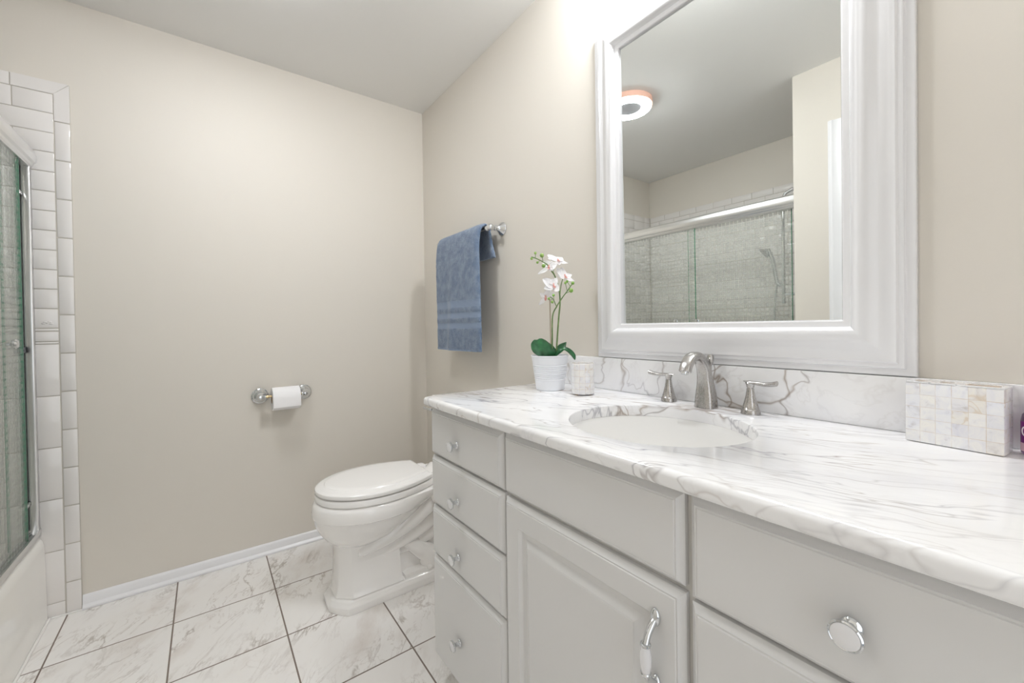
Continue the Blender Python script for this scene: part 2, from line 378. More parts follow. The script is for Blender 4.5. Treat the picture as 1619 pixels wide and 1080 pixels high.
for k in range(-8, 6):
    z0, z1 = zk + .152 * k, zk + .152 * (k + 1)
    if k == 5: z1 = 2.101
    if z1 < .01: continue
    if k < 5: tilebox(b, X0, -.4175, max(z0, .003), z1, 'far', .004)
    else:
        q = [(X0 + .0014, z0 + .0014), (-.419, z0 + .0014), (-.419, 2.1), (X0 + .0014, 2.0555)]
        loft(b, [[(x, YF - .001, z) for x, z in q], [(x, YF - TT, z) for x, z in q]])
q = [(-.572, 2.0545), (X0, 2.0545), (-.421, 2.1022), (-.572, 2.1022)]
loft(b, [[(x, YF - .001, z) for x, z in q], [(x, YF - TT, z) for x, z in q]])
x = -.574
while x > XB + .03: tilebox(b, max(x - .1524, XB + .012), x, 2.053, 2.1035, 'far', .003); x -= .1524
# relief ornament on the strip
for t in range(9):
    for (dx, dz) in ((0, 0), (.006, .004), (-.006, .003), (.010, -.003), (-.010, -.002)):
        ball(b, (X0 - .03 - .075 * t + dx, YF - TT, 1.157 + dz), .006, 8, (1.1, .35, .55))
struct('trim_2', b, 'tile', smooth=35)
b = nb(); box(b, (XB, YF - .0065, 0), (-.4185, YF - .0005, 2.101)); struct('trim_3', b, 'grout', smooth=0)
b = nb(); field(b, 'left', YA + .012, YF - .012, YF, -1)
y = YF - .012
while y > YA + .03: tilebox(b, max(y - .1524, YA + .012), y, 2.053, 2.1035, 'left', .003); y -= .1524
struct('trim_4', b, 'tile', smooth=35)
b = nb(); box(b, (XB + .0005, YA, 0), (XB + .0065, YF, 2.101)); struct('trim_5', b, 'grout', smooth=0)
b = nb(); field(b, 'near', XB + .012, XT - .06, XT - .06, -1); struct('trim_6', b, 'tile', smooth=35)
b = nb(); box(b, (-.503, YF - .016, .0), (-.418, YF - .008, .006), .002); box(b, (-.512, YA, .0), (-.503, YF - .01, .008), .003); struct('trim_7', b, 'caulk', smooth=0)

# ------------------------------------------------------------------ bathtub
tub = thing('bathtub', 'white enamelled bathtub set in the tiled alcove behind the sliding glass doors', 'bathtub', (-.88, 1.65, 0))
y0, y1 = YA + .012, YF - .0125; xa, xi = -.512, XB + .012; zr = .335
ap = [(xa - .012, .0), (xa, .0), (xa - .003, zr - .045), (xa - .008, zr - .022), (xa - .018, zr - .008), (xa - .032, zr), (xa - .085, zr), (xa - .085, zr - .03), (xa - .03, zr - .03)]
b = nb(); extr(b, ap, 'y', y0, y1); fin('apron', b, 'tub', tub)
def srect(cx, cy, hx, hy, z, r, n=40):
    out = []
    for i in range(n):
        t = 2 * PI * i / n; c, s_ = math.cos(t), math.sin(t); e = 2 / r
        out.append((cx + hx * abs(c) ** e * (1 if c > 0 else -1), cy + hy * abs(s_) ** e * (1 if s_ > 0 else -1), z))
    return out
b = nb(); cx, cy = (xa - .085 + xi) / 2, (y0 + y1) / 2; hx, hy = (xa - .085 - xi) / 2, (y1 - y0) / 2
loft(b, [srect(cx, cy, hx, hy, zr, 60), srect(cx, cy, hx - .03, hy - .07, zr, 8), srect(cx, cy, hx - .045, hy - .09, zr - .02, 7), srect(cx, cy, hx - .08, hy - .16, .10, 5), srect(cx, cy, hx - .14, hy - .26, .06, 4)], cap=(False, True))
fin('basin', b, 'tub', tub, smooth=60)

# ------------------------------------------------------------------ sliding shower doors
sd = thing('shower_door', 'sliding shower doors of square-patterned glass under an aluminium header, standing on the bathtub rim', 'shower door', (-.545, 1.65, zr))
y0, y1 = YA + .003, YF - .0105
hp = [(-.575, 1.752), (-.526, 1.752), (-.521, 1.758), (-.519, 1.766), (-.512, 1.772), (-.509, 1.782), (-.510, 1.800), (-.514, 1.808), (-.515, 1.818), (-.522, 1.826), (-.575, 1.826), (-.575, 1.800), (-.565, 1.80), (-.565, 1.765), (-.575, 1.765)]
b = nb(); extr(b, hp, 'y', y0, y1); fin('header', b, 'alu', sd, smooth=25)
b = nb(); box(b, (-.578, y0, zr + .001), (-.522, y1, zr + .012), .002); box(b, (-.527, y0, zr + .012), (-.522, y1, zr + .028)); box(b, (-.551, y0, zr + .012), (-.547, y1, zr + .024)); fin('bottom_track', b, 'alu', sd)
for ya, yb in ((y0, y0 + .02), (y1 - .02, y1)):
    b = nb(); box(b, (-.570, ya, zr + .012), (-.5655, yb, 1.752)); box(b, (-.5425, ya, zr + .012), (-.5255, yb, 1.752), .002); box(b, (-.570, ya if ya > 1.6 and False else (yb - .004 if ya > 1.6 else ya), zr + .012), (-.5255, yb if ya > 1.6 else ya + .004, 1.752)); fin('wall_jamb', b, 'alu', sd)
def pane(x, ya, yb, name='glass_panel'):
    b = nb(); box(b, (x - .003, ya, zr + .026), (x + .003, yb, 1.765)); p = fin(name, b, 'glass', sd, smooth=0, label='glass panel etched with small squares')
    b = nb()
    for yy in (ya, yb): box(b, (x - .0035, yy - .0012, zr + .026), (x + .0035, yy + .0012, 1.765))
    fin('glass_edge', b, 'glass_edge', p, smooth=0); return p
pA = pane(-.534, 1.52, 2.268); pB = pane(-.556, .945, 1.582); pC = pane(-.556, 2.19, 2.365)
def doorknob(p, y, z, x):
    b = nb(); lathe(b, [(.006, 0), (.006, .008), (.013, .012), (.016, .016), (.0165, .020), (.013, .025), (.001, .0265)], (x, y, z), (1, 0, 0), 24); fin('knob', b, 'chrome', p)
doorknob(pA, 2.115, 1.0825, -.531); doorknob(pA, 1.66, 1.12, -.531); doorknob(pB, 1.515, 1.12, -.553)
for z, mm in ((1.055, 'black'), (1.645, 'alu'), (.47, 'alu')):
    b = nb(); h = .011 if mm == 'black' else .006; box(b, (-.562, 2.300, z - h), (-.543, 2.366, z + h), .002); ball(b, (-.543, 2.318, z), .004, 8); fin('bumper', b, mm, pC, label='black bumper block' if mm == 'black' else 'small metal clip')

# shower column on the near end wall of the alcove, seen through the glass in the mirror
sh = thing('shower_column', 'chrome shower riser and hand shower on the end wall of the tub alcove, seen through the glass', 'shower', (-.9, 1.0, 1.2))
b = nb(); tube(b, [(-.9, 1.115, 1.22), (-.9, 1.115, 1.90), (-.9, 1.10, 1.94), (-.9, 1.06, 1.955), (-.9, YA + .012, 1.955)], .011, 12)
tube(b, [(-.9, 1.115, 1.28), (-.9, YA + .012, 1.28)], .008, 10); fin('riser', b, 'chrome', sh)
for z in (1.955, 1.28):
    b = nb(); lathe(b, [(.028, 0), (.03, .004), (.012, .010), (.012, .016)], (-.9, YA + .010, z), (0, 1, 0), 20); fin('rosette', b, 'chrome', sh)
b = nb(); lathe(b, [(.012, 0), (.020, .01), (.042, .03), (.045, .036), (.04, .04)], (-.88, 1.20, 1.585), (.25, .75, -.6), 24); tube(b, [(-.88, 1.20, 1.59), (-.89, 1.175, 1.52), (-.90, 1.155, 1.36), (-.9, 1.135, 1.34), (-.9, 1.115, 1.34)], [.012, .013, .012, .011, .010], 12); fin('hand_shower', b, 'chrome', sh)
b = nb(); tube(b, spline([(-.90, 1.155, 1.36), (-.895, 1.165, 1.25), (-.89, 1.17, 1.0), (-.885, 1.14, .85), (-.88, 1.08, .80), (-.88, YA + .02, .86)], 8), .007, 10); fin('hose', b, 'chrome', sh)
b = nb(); lathe(b, [(.075, 0), (.078, .005), (.03, .012), (.028, .04), (.02, .05)], (-.88, YA + .010, .98), (0, 1, 0), 28); tube(b, [(-.88, YA + .05, .98), (-.88, YA + .062, .96), (-.88, YA + .07, .90)], [.012, .01, .007], 10); fin('valve', b, 'chrome', sh)

# ------------------------------------------------------------------ vanity cabinet
XK, XFACE = .56, .579
van = thing('vanity_cabinet', 'off-white bathroom vanity cabinet with drawers and a raised-panel door under the marble counter', 'cabinet', (.83, .58, 0))
b = nb(); box(b, (XFACE, -.05, .088), (XR - .002, 1.203, .8735)); box(b, (.64, -.05, .001), (XR - .002, 1.19, .088)); fin('body', b, 'cabinet_in', van, smooth=0)
def panel(bm, y0, y1, z0, z1, steps):
    """steps: (inset, depth); front built as nested rectangles from the face frame outwards (towards -X)"""
    rings = []
    for i, d in steps: rings.append([(XFACE - d, y0 + i, z0 + i), (XFACE - d, y1 - i, z0 + i), (XFACE - d, y1 - i, z1 - i), (XFACE - d, y0 + i, z1 - i)])
    loft(bm, rings)
EDGE = [(0, .0005), (0, .0085), (.0015, .0105), (.004, .012), (.007, .015), (.0095, .0183), (.0110, .0176), (.0125, .0176), (.0135, .019)]
DOOR = EDGE + [(.055, .019), (.058, .0150), (.062, .0118), (.070, .0105), (.074, .0105), (.080, .0128), (.086, .0165), (.0885, .0185), (.0895, .0178), (.091, .0190)]
def knob(parent, y, z):
    k = nb(); lathe(k, [(.0095, 0), (.0105, .0015), (.0100, .003), (.0062, .0055), (.0052, .010), (.0060, .015), (.0105, .0185), (.0150, .0205), (.0162, .0225), (.0160, .0245), (.0145, .0258), (.0138, .0252)], (XK + .0003, y, z), (-1, 0, 0), 32)
    kk = fin('knob', k, 'chrome', parent, label='chrome knob')
    k = nb(); lathe(k, [(.0138, .0248), (.0132, .0258), (.009, .0270), (.0, .0275)], (XK + .0003, y, z), (-1, 0, 0), 32); fin('knob_inlay', k, 'porcelain', parent, label='white porcelain knob inlay')
rows = [(.7225, .8625), (.5665, .7165), (.4095, .5605), (.091, .4035)]
for i, (z0, z1) in enumerate(rows):
    b = nb(); panel(b, .8125, 1.2015, z0, z1, EDGE); d = fin('drawer', b, 'cabinet', van, smooth=25)
    knob(d, 1.0325, [.7835, .624, .465, .2225][i])
b = nb(); panel(b, .3435, .8035, .7225, .8640, EDGE); fin('false_drawer', b, 'cabinet', van, smooth=25)
b = nb(); panel(b, .3425, .8045, .091, .7125, DOOR); dr = fin('door', b, 'cabinet', van, smooth=20)
for i, (z0, z1) in enumerate([(.7130, .8640), (.5665, .7070), (.4095, .5605), (.091, .4035)]):
    b = nb(); panel(b, -.045, .3325, z0, z1, EDGE); d = fin('drawer', b, 'cabinet', van, smooth=25)
    knob(d, .1406, [.7835, .63, .478, .2225][i])
# curved pull with porcelain grip
yh, zt_, zb_ = .3885, .6560, .5500; x = XK
for z, s_ in ((zt_, 1), (zb_, -1)):
    b = nb(); x, n = XK, 24
    rings = []
    for sc2, h in ((1, 0), (1.0, .002), (.9, .004), (.62, .0065), (.3, .0075)):
        rings.append([(x - h, yh + .0085 * sc2 * math.cos(2 * PI * k / n), z + .0145 * sc2 * math.sin(2 * PI * k / n)) for k in range(n)])
    loft(b, rings)
    pts = spline([(x - .003, yh, z - s_ * .004), (x - .012, yh, z - s_ * .010), (x - .022, yh, z - s_ * .020), (x - .0275, yh, z - s_ * .030)], 5)
    tube(b, pts, [.0052 + .0012 * abs(i / len(pts) - .5) for i in range(len(pts))], 12)
    lathe(b, [(.0060, -.001), (.0082, .0), (.0086, .002), (.0075, .0038), (.006, .004)], (x - .0275, yh, z - s_ * .0295), (0, 0, -s_), 20)
    fin('handle_arm', b, 'chrome', dr, label='chrome arm of the pull handle')
b = nb(); L = zt_ - zb_ - .066
lathe(b, [(.0062, 0)] + [(.0066 + .0026 * math.sin(PI * t / 10), L * t / 10) for t in range(11)] + [(.006, L)], (XK - .0275, yh, zb_ + .033), (0, 0, 1), 24); fin('handle_grip', b, 'porcelain', dr, label='white porcelain grip')

# ------------------------------------------------------------------ countertop, backsplash, basin
SX, SY, SA, SB = .7938, .5468, .1813, .1982
ct = thing('countertop', 'white marble vanity countertop with grey-brown veins, an oval sink cutout and a low backsplash', 'countertop', (.8, .57, .874))
cx0, cx1, cy0, cy1 = .5385, XR - .001, -.07, 1.2125
def angset(n=96):
    a = [2 * PI * i / n for i in range(n)]
    for X, Y in ((cx0, cy0), (cx0, cy1), (cx1, cy0), (cx1, cy1)):
        t = math.atan2(Y - SY, X - SX) % (2 * PI); i = min(range(len(a)), key=lambda k: abs(a[k] - t)); a[i] = t
    return sorted(a)
AN = angset()
def rect(inset_f, z):
    """outer outline, inset on the exposed front / far / near edges"""
    X0_, X1_, Y0_, Y1_ = cx0 + inset_f, cx1, cy0 + inset_f, cy1 - inset_f; out = []
    for t in AN:
        c, s_ = math.cos(t), math.sin(t)
        # scale of the full outline then clamp to the inset one
        k = min(((cx1 if c > 0 else cx0) - SX) / c if abs(c) > 1e-9 else 1e9, ((cy1 if s_ > 0 else cy0) - SY) / s_ if abs(s_) > 1e-9 else 1e9)
        x, y = SX + c * k, SY + s_ * k
        rc = .012                                           # rounded outer corners
        x = min(max(x, X0_), X1_); y = min(max(y, Y0_), Y1_)
        dx, dy = (X0_ + rc) - x, y - (Y1_ - rc)
        if dx > 0 and dy > 0:
            h = math.hypot(dx, dy)
            if h > rc: x = X0_ + rc - dx / h * rc; y = Y1_ - rc + dy / h * rc
        out.append((x, y, z))
    return out
def ell(k, z, a=0): return [(SX + (SA + a) * math.cos(t) * k, SY + (SB + a) * math.sin(t) * k, z) for t in AN]
zb0 = .8738
rings = [ell(1, zb0), ell(1, ZC - .004), ell(1, ZC - .0012, .0012), ell(1, ZC, .004)]
for a_ in range(0, 7):
    t = PI / 2 * a_ / 6; r_ = .011; rings.append(rect(r_ * (1 - math.sin(t)), ZC - r_ * (1 - math.cos(t))))
for a_ in range(0, 5):
    t = PI / 2 * a_ / 4; r_ = .009; rings.append(rect(r_ * (1 - math.cos(t)), zb0 + r_ * (1 - math.sin(t))))
b = nb(); loft(b, rings, loop=True); fin('slab', b, 'marble', ct, smooth=40)
b = nb(); box(b, (1.072, cy0, ZC + .0003), (XR - .001, 1.2, 1.0085), .0015); fin('backsplash', b, 'marble', ct, smooth=30)
sk = thing('sink_basin', 'oval white undermount sink basin set below the marble countertop', 'sink', (SX, SY, .72))
b = nb(); prof = [(1.0, .0), (1.015, -.006), (1.0, -.03), (.96, -.06), (.87, -.09), (.70, -.117), (.45, -.132), (.14, -.138)]
rings = [[(SX + (SA + .012) * k * math.cos(2 * PI * i / 72), SY + (SB + .012) * k * math.sin(2 * PI * i / 72), zb0 - .0008 + z) for i in range(72)] for k, z in prof]
outer = [[(SX + ((SA + .012) * k + .012) * math.cos(2 * PI * i / 72), SY + ((SB + .012) * k + .012) * math.sin(2 * PI * i / 72), zb0 - .0008 + z - (.012 if z < -.1 else 0)) for i in range(72)] for k, z in prof]
loft(b, outer[::-1] + rings); fin('bowl', b, 'basin', sk, smooth=60)
b = nb(); lathe(b, [(.028, 0), (.031, .001), (.030, .003), (.018, .003), (.017, .0015), (.0, .0015)], (SX, SY, zb0 - .1375), (0, 0, 1), 28); fin('drain', b, 'nickel', sk)

# ------------------------------------------------------------------ widespread faucet
fa = thing('faucet', 'brushed nickel widespread faucet, arched spout between two lever handles on the counter', 'faucet', (1.03, .557, ZC))
def sect(c, d, wid, thk, e=3.0, n=24):
    """superelliptic section: width along Y, thickness along the normal of d in XZ"""
    d = Vector(d).normalized(); nrm = Vector((-d.z, 0, d.x)); out = []
    for i in range(n):
        t = 2 * PI * i / n; c_, s_ = math.cos(t), math.sin(t)
        out.append(Vector(c) + Vector((0, 1, 0)) * (wid * abs(c_) ** (2 / e) * (1 if c_ >= 0 else -1)) + nrm * (thk * abs(s_) ** (2 / e) * (1 if s_ >= 0 else -1)))
    return out
path = spline([(1.028, .0, .0265, .0235), (1.028, .030, .0240, .0210), (1.025, .065, .0190, .0165), (1.018, .098, .0165, .0135), (1.003, .122, .0160, .0118), (.980, .1345, .0160, .0108), (.957, .130, .0158, .0100), (.940, .115, .0150, .0100), (.931, .098, .0140, .0105)], 6)
rings = []
for i, (x, z, wd, th) in enumerate(path):
    a_, c_ = path[max(i - 1, 0)], path[min(i + 1, len(path) - 1)]; d = (c_[0] - a_[0], 0, c_[1] - a_[1])
    if i == 0: d = (0, 0, 1)
    rings.append(sect((x, .557, ZC + .0005 + z), d, wd, th))
b = nb(); loft(b, rings); sp = fin('spout', b, 'nickel', fa, smooth=35)
b = nb(); lathe(b, [(.0085, 0), (.0085, .007), (.006, .008)], (.9318, .557, ZC + .0995), (-.35, 0, -1), 16); fin('aerator', b, 'chrome', sp)
b = nb(); lathe(b, [(.0028, 0), (.0028, .022), (.0065, .026), (.0085, .036), (.0088, .044), (.0065, .050), (.0, .051)], (1.052, .557, ZC + .085), (0, 0, 1), 16); fin('lift_rod', b, 'nickel', sp)
for y, s_ in ((.668, 1), (.4495, -1)):
    b = nb(); bx = 1.034 if s_ > 0 else 1.031
    lathe(b, [(.0212, 0), (.0212, .003), (.0198, .0095), (.0190, .0098), (.0190, .0106), (.0185, .011), (.0148, .024), (.0108, .040), (.0086, .054), (.0080, .060), (.0072, .0605), (.0072, .0625), (.0082, .063), (.0088, .068), (.0115, .0725), (.010, .0752), (.0, .0758)], (bx, y, ZC + .0005), (0, 0, 1), 36)
    h = fin('handle', b, 'nickel', fa)
    b = nb(); pts = spline([(bx + .002, y - s_ * .016, .0765, .004, .0010), (bx, y - s_ * .004, .0758, .0100, .0030), (bx - .001, y + s_ * .012, .0742, .0085, .0045), (bx - .002, y + s_ * .030, .0730, .0070, .0050), (bx - .003, y + s_ * .046, .0745, .0085, .0056), (bx - .004, y + s_ * .058, .0775, .0100, .0062)], 5)
    rings = [[(x + wd * math.cos(2 * PI * k / 16), yy, ZC + z + th * math.sin(2 * PI * k / 16)) for k in range(16)] for x, yy, z, wd, th in pts]
    loft(b, rings); fin('lever', b, 'nickel', h)

# ------------------------------------------------------------------ framed mirror
mi = thing('wall_mirror', 'large wall mirror in a wide white moulded frame above the marble backsplash', 'mirror', (XR, .563, 1.0105))
my0, my1, mz0, mz1 = .1690, .9650, 1.0100, 2.1080
FP = [(0, .0008), (0, .014), (.002, .016), (.014, .017), (.0155, .020), (.0165, .0235), (.019, .0245), (.024, .0245), (.0255, .0270), (.0275, .0285), (.030, .0280), (.036, .0285), (.045, .0315), (.054, .036), (.064, .0410), (.073, .0445), (.080, .0458), (.086, .0445), (.0915, .0400), (.0955, .0340), (.097, .0305), (.099, .0300), (.108, .0300), (.1105, .0285), (.112, .0250), (.112, .0120)]
rings = [[(XR - h, my0 + u, mz0 + u), (XR - h, my1 - u, mz0 + u), (XR - h, my1 - u, mz1 - u), (XR - h, my0 + u, mz1 - u)] for u, h in FP]
b = nb(); loft(b, rings, cap=(False, False)); fin('frame', b, 'frame', mi, smooth=28)
b = nb(); i = .108; box(b, (XR - .016, my0 + i, mz0 + i), (XR - .011, my1 - i, mz1 - i)); 
for v in b.verts: v.co.x -= (v.co.z - mz0) * .0058            # the glass leans forward a little in its rebate
fin('mirror_glass', b, 'mirror', mi, smooth=0)

# ------------------------------------------------------------------ ceiling lamp (seen in the mirror)
LX, LY = .085, 1.575
cl_ = thing('ceiling_lamp', 'round flush ceiling lamp with a glowing white ring, seen reflected in the mirror', 'lamp', (LX, LY, H))
b = nb(); lathe(b, [(.076, 0), (.076, .036), (.072, .040), (.0, .040)], (LX, LY, H - .0005), (0, 0, -1), 48); fin('base_plate', b, 'plate', cl_)
b = nb()
rings = []
for k in range(48):
    t = 2 * PI * k / 48; c_, s_ = math.cos(t), math.sin(t)
    rings.append([(LX + c_ * r, LY + s_ * r, H - z) for r, z in ((.078, .0225), (.078, .040), (.086, .046), (.124, .046), (.131, .040), (.131, .0225))])
loft(b, rings, loop=True); fin('light_ring', b, 'glow', cl_)
b = nb(); rings = []
for k in range(48):
    t = 2 * PI * k / 48; c_, s_ = math.cos(t), math.sin(t)
    rings.append([(LX + c_ * r, LY + s_ * r, H - z) for r, z in ((.091, .001), (.138, .001), (.138, .032), (.1315, .032), (.1315, .0222), (.091, .0222))])
loft(b, rings, loop=True); fin('rim', b, 'rim', cl_, label='peach-coloured lamp rim')

# ------------------------------------------------------------------ toilet
TY = 1.79
to = thing('toilet', 'white two-piece toilet with closed lid between the vanity and the far wall', 'toilet', (.70, TY, 0))
def egg(tip, xm, hw, rear, rhw, z, n=28, e=1.0):
    out = []
    for i in range(n + 1):
        t = -PI / 2 + PI * i / n; out.append((xm - (xm - tip) * math.cos(t) ** e, TY + hw * math.sin(t), z))
    m = n // 2
    for i in range(1, m + 1):
        s_ = i / m; out.append((xm + (rear - xm) * s_, TY + hw - (hw - rhw) * s_ ** 2, z))
    for i in range(m - 1, -1 + 1, -1):
        s_ = i / m; out.append((xm + (rear - xm) * s_, TY - hw + (hw - rhw) * s_ ** 2, z))
    # close the rear edge explicitly
    out.insert(n + 1 + m, (rear, TY - rhw, z)); return out
b = nb()
HULL = [(.408, .50, .085, .560, .06, .238), (.392, .51, .105, .590, .07, .250), (.368, .53, .135, .635, .085, .272), (.346, .55, .160, .680, .095, .303), (.334, .56, .174, .720, .105, .332), (.3295, .565, .180, .748, .110, .357), (.329, .565, .1810, .758, .112, .3635),
        (.3235, .565, .1870, .770, .115, .3675), (.3225, .565, .1885, .800, .118, .385), (.326, .565, .186, .845, .120, .408), (.332, .565, .180, .86, .120, .422), (.340, .565, .172, .86, .118, .4265)]
loft(b, [egg(*h) for h in HULL])
# swooping trapway ridges below the bowl
def swoop(hw, x0, x1, zb, lift, thick):
    rings = []
    for i in range(15):
        s_ = i / 14; x = x0 + (x1 - x0) * s_; z = zb + lift * s_ ** 1.7; h = hw * (.80 + .20 * s_); tk = thick * (.35 + .65 * min(1, s_ * 2))
        rings.append([(x, TY + h * math.cos(t), z + tk * (math.sin(t) if math.sin(t) > 0 else .45 * math.sin(t))) for t in [2 * PI * k / 28 for k in range(28)]])
    loft(b, rings)
swoop(.135, .47, .86, .212, .165, .10); swoop(.112, .56, .90, .180, .135, .10); swoop(.09, .64, .93, .150, .10, .09)
def octo(pts, z): return [(x, TY + y, z) for x, y in pts] + [(x, TY - y, z) for x, y in pts[::-1]]
def ped(fx, hf, cx, hw, bx, z): return octo([(bx, hw), (cx, hw), (cx - .008, hw - .004), (fx + .004, hf + .006), (fx, hf)], z)
loft(b, [ped(.392, .050, .452, .104, .652, .050), ped(.397, .047, .452, .097, .648, .062), ped(.402, .045, .452, .092, .645, .095), ped(.405, .044, .452, .089, .643, .16), ped(.407, .044, .452, .089, .643, .262)])
loft(b, [octo([(.98, .060), (.60, .060)], z) for z in (.04, .30)])
def plin(o, z): return octo([(1.0, .121 - o), (.425 + o * .4, .121 - o), (.388 + o * .8, .080 - o * .6), (.368 + o, .045 - o * .3)], z)
loft(b, [plin(.001, .0006), plin(0, .003), plin(0, .024), plin(.002, .029), plin(.008, .033), plin(.011, .039), plin(.016, .0445), plin(.024, .048), plin(.028, .049)])
loft(b, [[(x, TY + y, z) for x, y in ((.66 + dx, -.10), (.66 + dx, .10), (.98, .10), (.98, -.10))] for dx, z in ((.0, .044), (.004, .060), (.02, .066))])
for s_ in (-1, 1):
    ball(b, (.80, TY + s_ * .070, .085), .06, 20, (1.0, .75, .85)); tube(b, [(.68, TY + s_ * .055, .20), (.74, TY + s_ * .066, .14), (.79, TY + s_ * .07, .10)], [.03, .035, .045], 14)
loft(b, [[(x, TY + y, z) for x, y in ((.78, -.16), (.78, .16), (1.06, .16), (1.06, -.16))] for z in (.36, .4272)])
fin('bowl', b, 'ceramic', to, smooth=38)
for s_ in (-1, 1):
    b = nb(); ball(b, (.775, TY + s_ * .099, .066), .0155, 16, (1, .8, 1)); fin('bolt_cap', b, 'seat', to)
b = nb(); st = [(.003, .4285), (0, .4320), (0, .4490), (.003, .4535), (.01, .4545)]
loft(b, [egg(.3355 + o, .565, .183 - o, .800, .112 - o, z) for o, z in st]); fin('seat', b, 'seat', to, smooth=40)
b = nb(); st = [(.006, .4580), (.0, .4605), (-.0015, .466), (.0005, .474), (.006, .4785), (.014, .4805), (.030, .4825), (.0335, .4835), (.036, .4865), (.041, .4880), (.06, .4888), (.10, .4900)]
loft(b, [egg(.3365 + o, .565, .183 - o, .785 - max(0, o) * .4, .116 - o * .72, z) for o, z in st]); fin('lid', b, 'seat', to, smooth=30)
for s_ in (-1, 1):
    b = nb(); box(b, (.790, TY + s_ * .078 - .022, .4275), (.835, TY + s_ * .078 + .022, .462), .006); fin('hinge', b, 'seat', to)
ty0, ty1 = TY - .195, TY + .190
b = nb(); loft(b, [[(x0_, a, z), (x0_, c, z), (1.078, c, z), (1.078, a, z)] for x0_, a, c, z in ((.945, ty0 + .030, ty1 - .030, .4275), (.938, ty0 + .020, ty1 - .020, .48), (.930, ty0 + .008, ty1 - .008, .62), (.928, ty0 + .004, ty1 - .004, .7355))])
bmesh.ops.bevel(b, geom=[e for e in b.edges if abs(e.verts[0].co.z - e.verts[1].co.z) > .02], offset=.025, segments=4, affect='EDGES'); fin('tank', b, 'ceramic', to, smooth=45)
b = nb(); box(b, (.916, ty0 - .006, .736), (1.084, ty1 + .006, .757), .008, 3); box(b, (.928, ty0 + .008, .755), (1.082, ty1 - .008, .771), .007, 3); fin('tank_lid', b, 'ceramic', to)
b = nb(); lathe(b, [(.013, 0), (.013, .004), (.007, .006), (.007, .020)], (.929, TY + .142, .703), (-1, 0, 0), 18)
tube(b, spline([(.908, TY + .138, .703), (.898, TY + .150, .7035), (.894, TY + .175, .7045), (.893, TY + .200, .7055)], 5), [.0065] * 6 + [.0055] * 6 + [.0068] * 4, 12); fin('flush_lever', b, 'chrome', to, label='chrome flush lever')

# ------------------------------------------------------------------ toilet paper holder and roll
tx0, tx1, tz, ty = .207, .402, .793, YF - .062
tp = thing('toilet_paper_holder', 'chrome toilet paper holder with two round wall rosettes on the far wall', 'paper holder', ((tx0 + tx1) / 2, YF, tz))
for x, s_ in ((tx0, 1), (tx1, -1)):
    b = nb(); lathe(b, [(.036, .0005), (.0375, .003), (.0365, .006), (.031, .009), (.029, .013), (.024, .019), (.014, .026), (.0105, .034), (.010, .046), (.0125, .050), (.0135, .058), (.0125, .066), (.008, .071), (.0, .072)], (x, YF, tz), (0, -1, 0), 32)
    lathe(b, [(.0085, 0), (.0085, .008), (.0105, .010), (.0105, .014), (.006, .016)], (x + s_ * .006, ty + .004, tz), (s_, 0, 0), 18); fin('bracket', b, 'chrome', tp)
b = nb(); lathe(b, [(.005, 0), (.0055, .004), (.0075, .010), (.0075, .014), (.0055, .016), (.0055, .152), (.0075, .154), (.0075, .158), (.005, .168)], (tx0 + .016, ty + .004, tz), (1, 0, 0), 18); fin('roller', b, 'brass', tp, label='brass roller')
rx0, rx1, rr, rc = .252, .372, .056, .0205; rz = tz - rc + .0055; ry = ty + .004 
ro = thing('toilet_paper_roll', 'white toilet paper roll hanging on the chrome wall holder', 'toilet paper', ((rx0 + rx1) / 2, ry, rz - rr))
b = nb(); n = 56
def rcirc(x, r): return [(x, ry + r * math.cos(2 * PI * k / n), rz + r * math.sin(2 * PI * k / n)) for k in range(n)]
loft(b, [rcirc(rx0, rc + .0012), rcirc(rx0, rr - .0015), rcirc(rx0 + .0015, rr), rcirc(rx1 - .0015, rr), rcirc(rx1, rr - .0015), rcirc(rx1, rc + .0012)], loop=True)
bm_ = b
sheet = [(ry + (rr + .0006) * math.cos(t), rz + (rr + .0006) * math.sin(t)) for t in [PI * (.35 + .65 * k / 16) for k in range(17)]]
sheet += [(ry - rr - .0012, rz - .012), (ry - rr - .0016, rz - .026), (ry - rr - .0012, rz - .036)]
in_ = [(y - .0009, z + .0002) for y, z in sheet]
loft(b, [[(x, y, z) for y, z in sheet + in_[::-1]] for x in (rx0 + .0008, rx1 - .0008)]); fin('paper', b, 'paper', ro, smooth=35)
b = nb(); loft(b, [rcirc(rx0 - .0004, rc), rcirc(rx0 - .0004, rc + .0012), rcirc(rx1 + .0004, rc + .0012), rcirc(rx1 + .0004, rc)], loop=True); fin('core', b, 'card', ro, label='brown cardboard core')

# ------------------------------------------------------------------ towel bar and towel
bx, bz = 1.028, 1.5640
tb = thing('towel_bar', 'chrome towel bar with turned end posts on the wall above the toilet', 'towel bar', (XR, 1.795, bz))
for y in (1.546, 2.045):
    b = nb(); lathe(b, [(.030, .0005), (.0315, .003), (.0300, .006), (.0215, .014), (.0150, .022), (.0110, .030), (.0095, .036), (.0120, .039), (.0125, .042), (.010, .045), (.0115, .050), (.0145, .058), (.0150, .066), (.0130, .074), (.008, .080), (.0, .081)], (XR, y, bz), (-1, 0, 0), 28); fin('post', b, 'chrome', tb)
b = nb(); s0, s1 = 1.546, 2.045
prof = [(.004, 0), (.0125, .002), (.0135, .010), (.0085, .017), (.0065, .022), (.0115, .026), (.0120, .031), (.0080, .034), (.0068, .040)]
lathe(b, prof + [(.0068, s1 - s0 - .04)] + [(r, s1 - s0 - h) for r, h in prof[-2::-1]], (bx, s0, bz), (0, 1, 0), 24); fin('bar', b, 'chrome', tb)
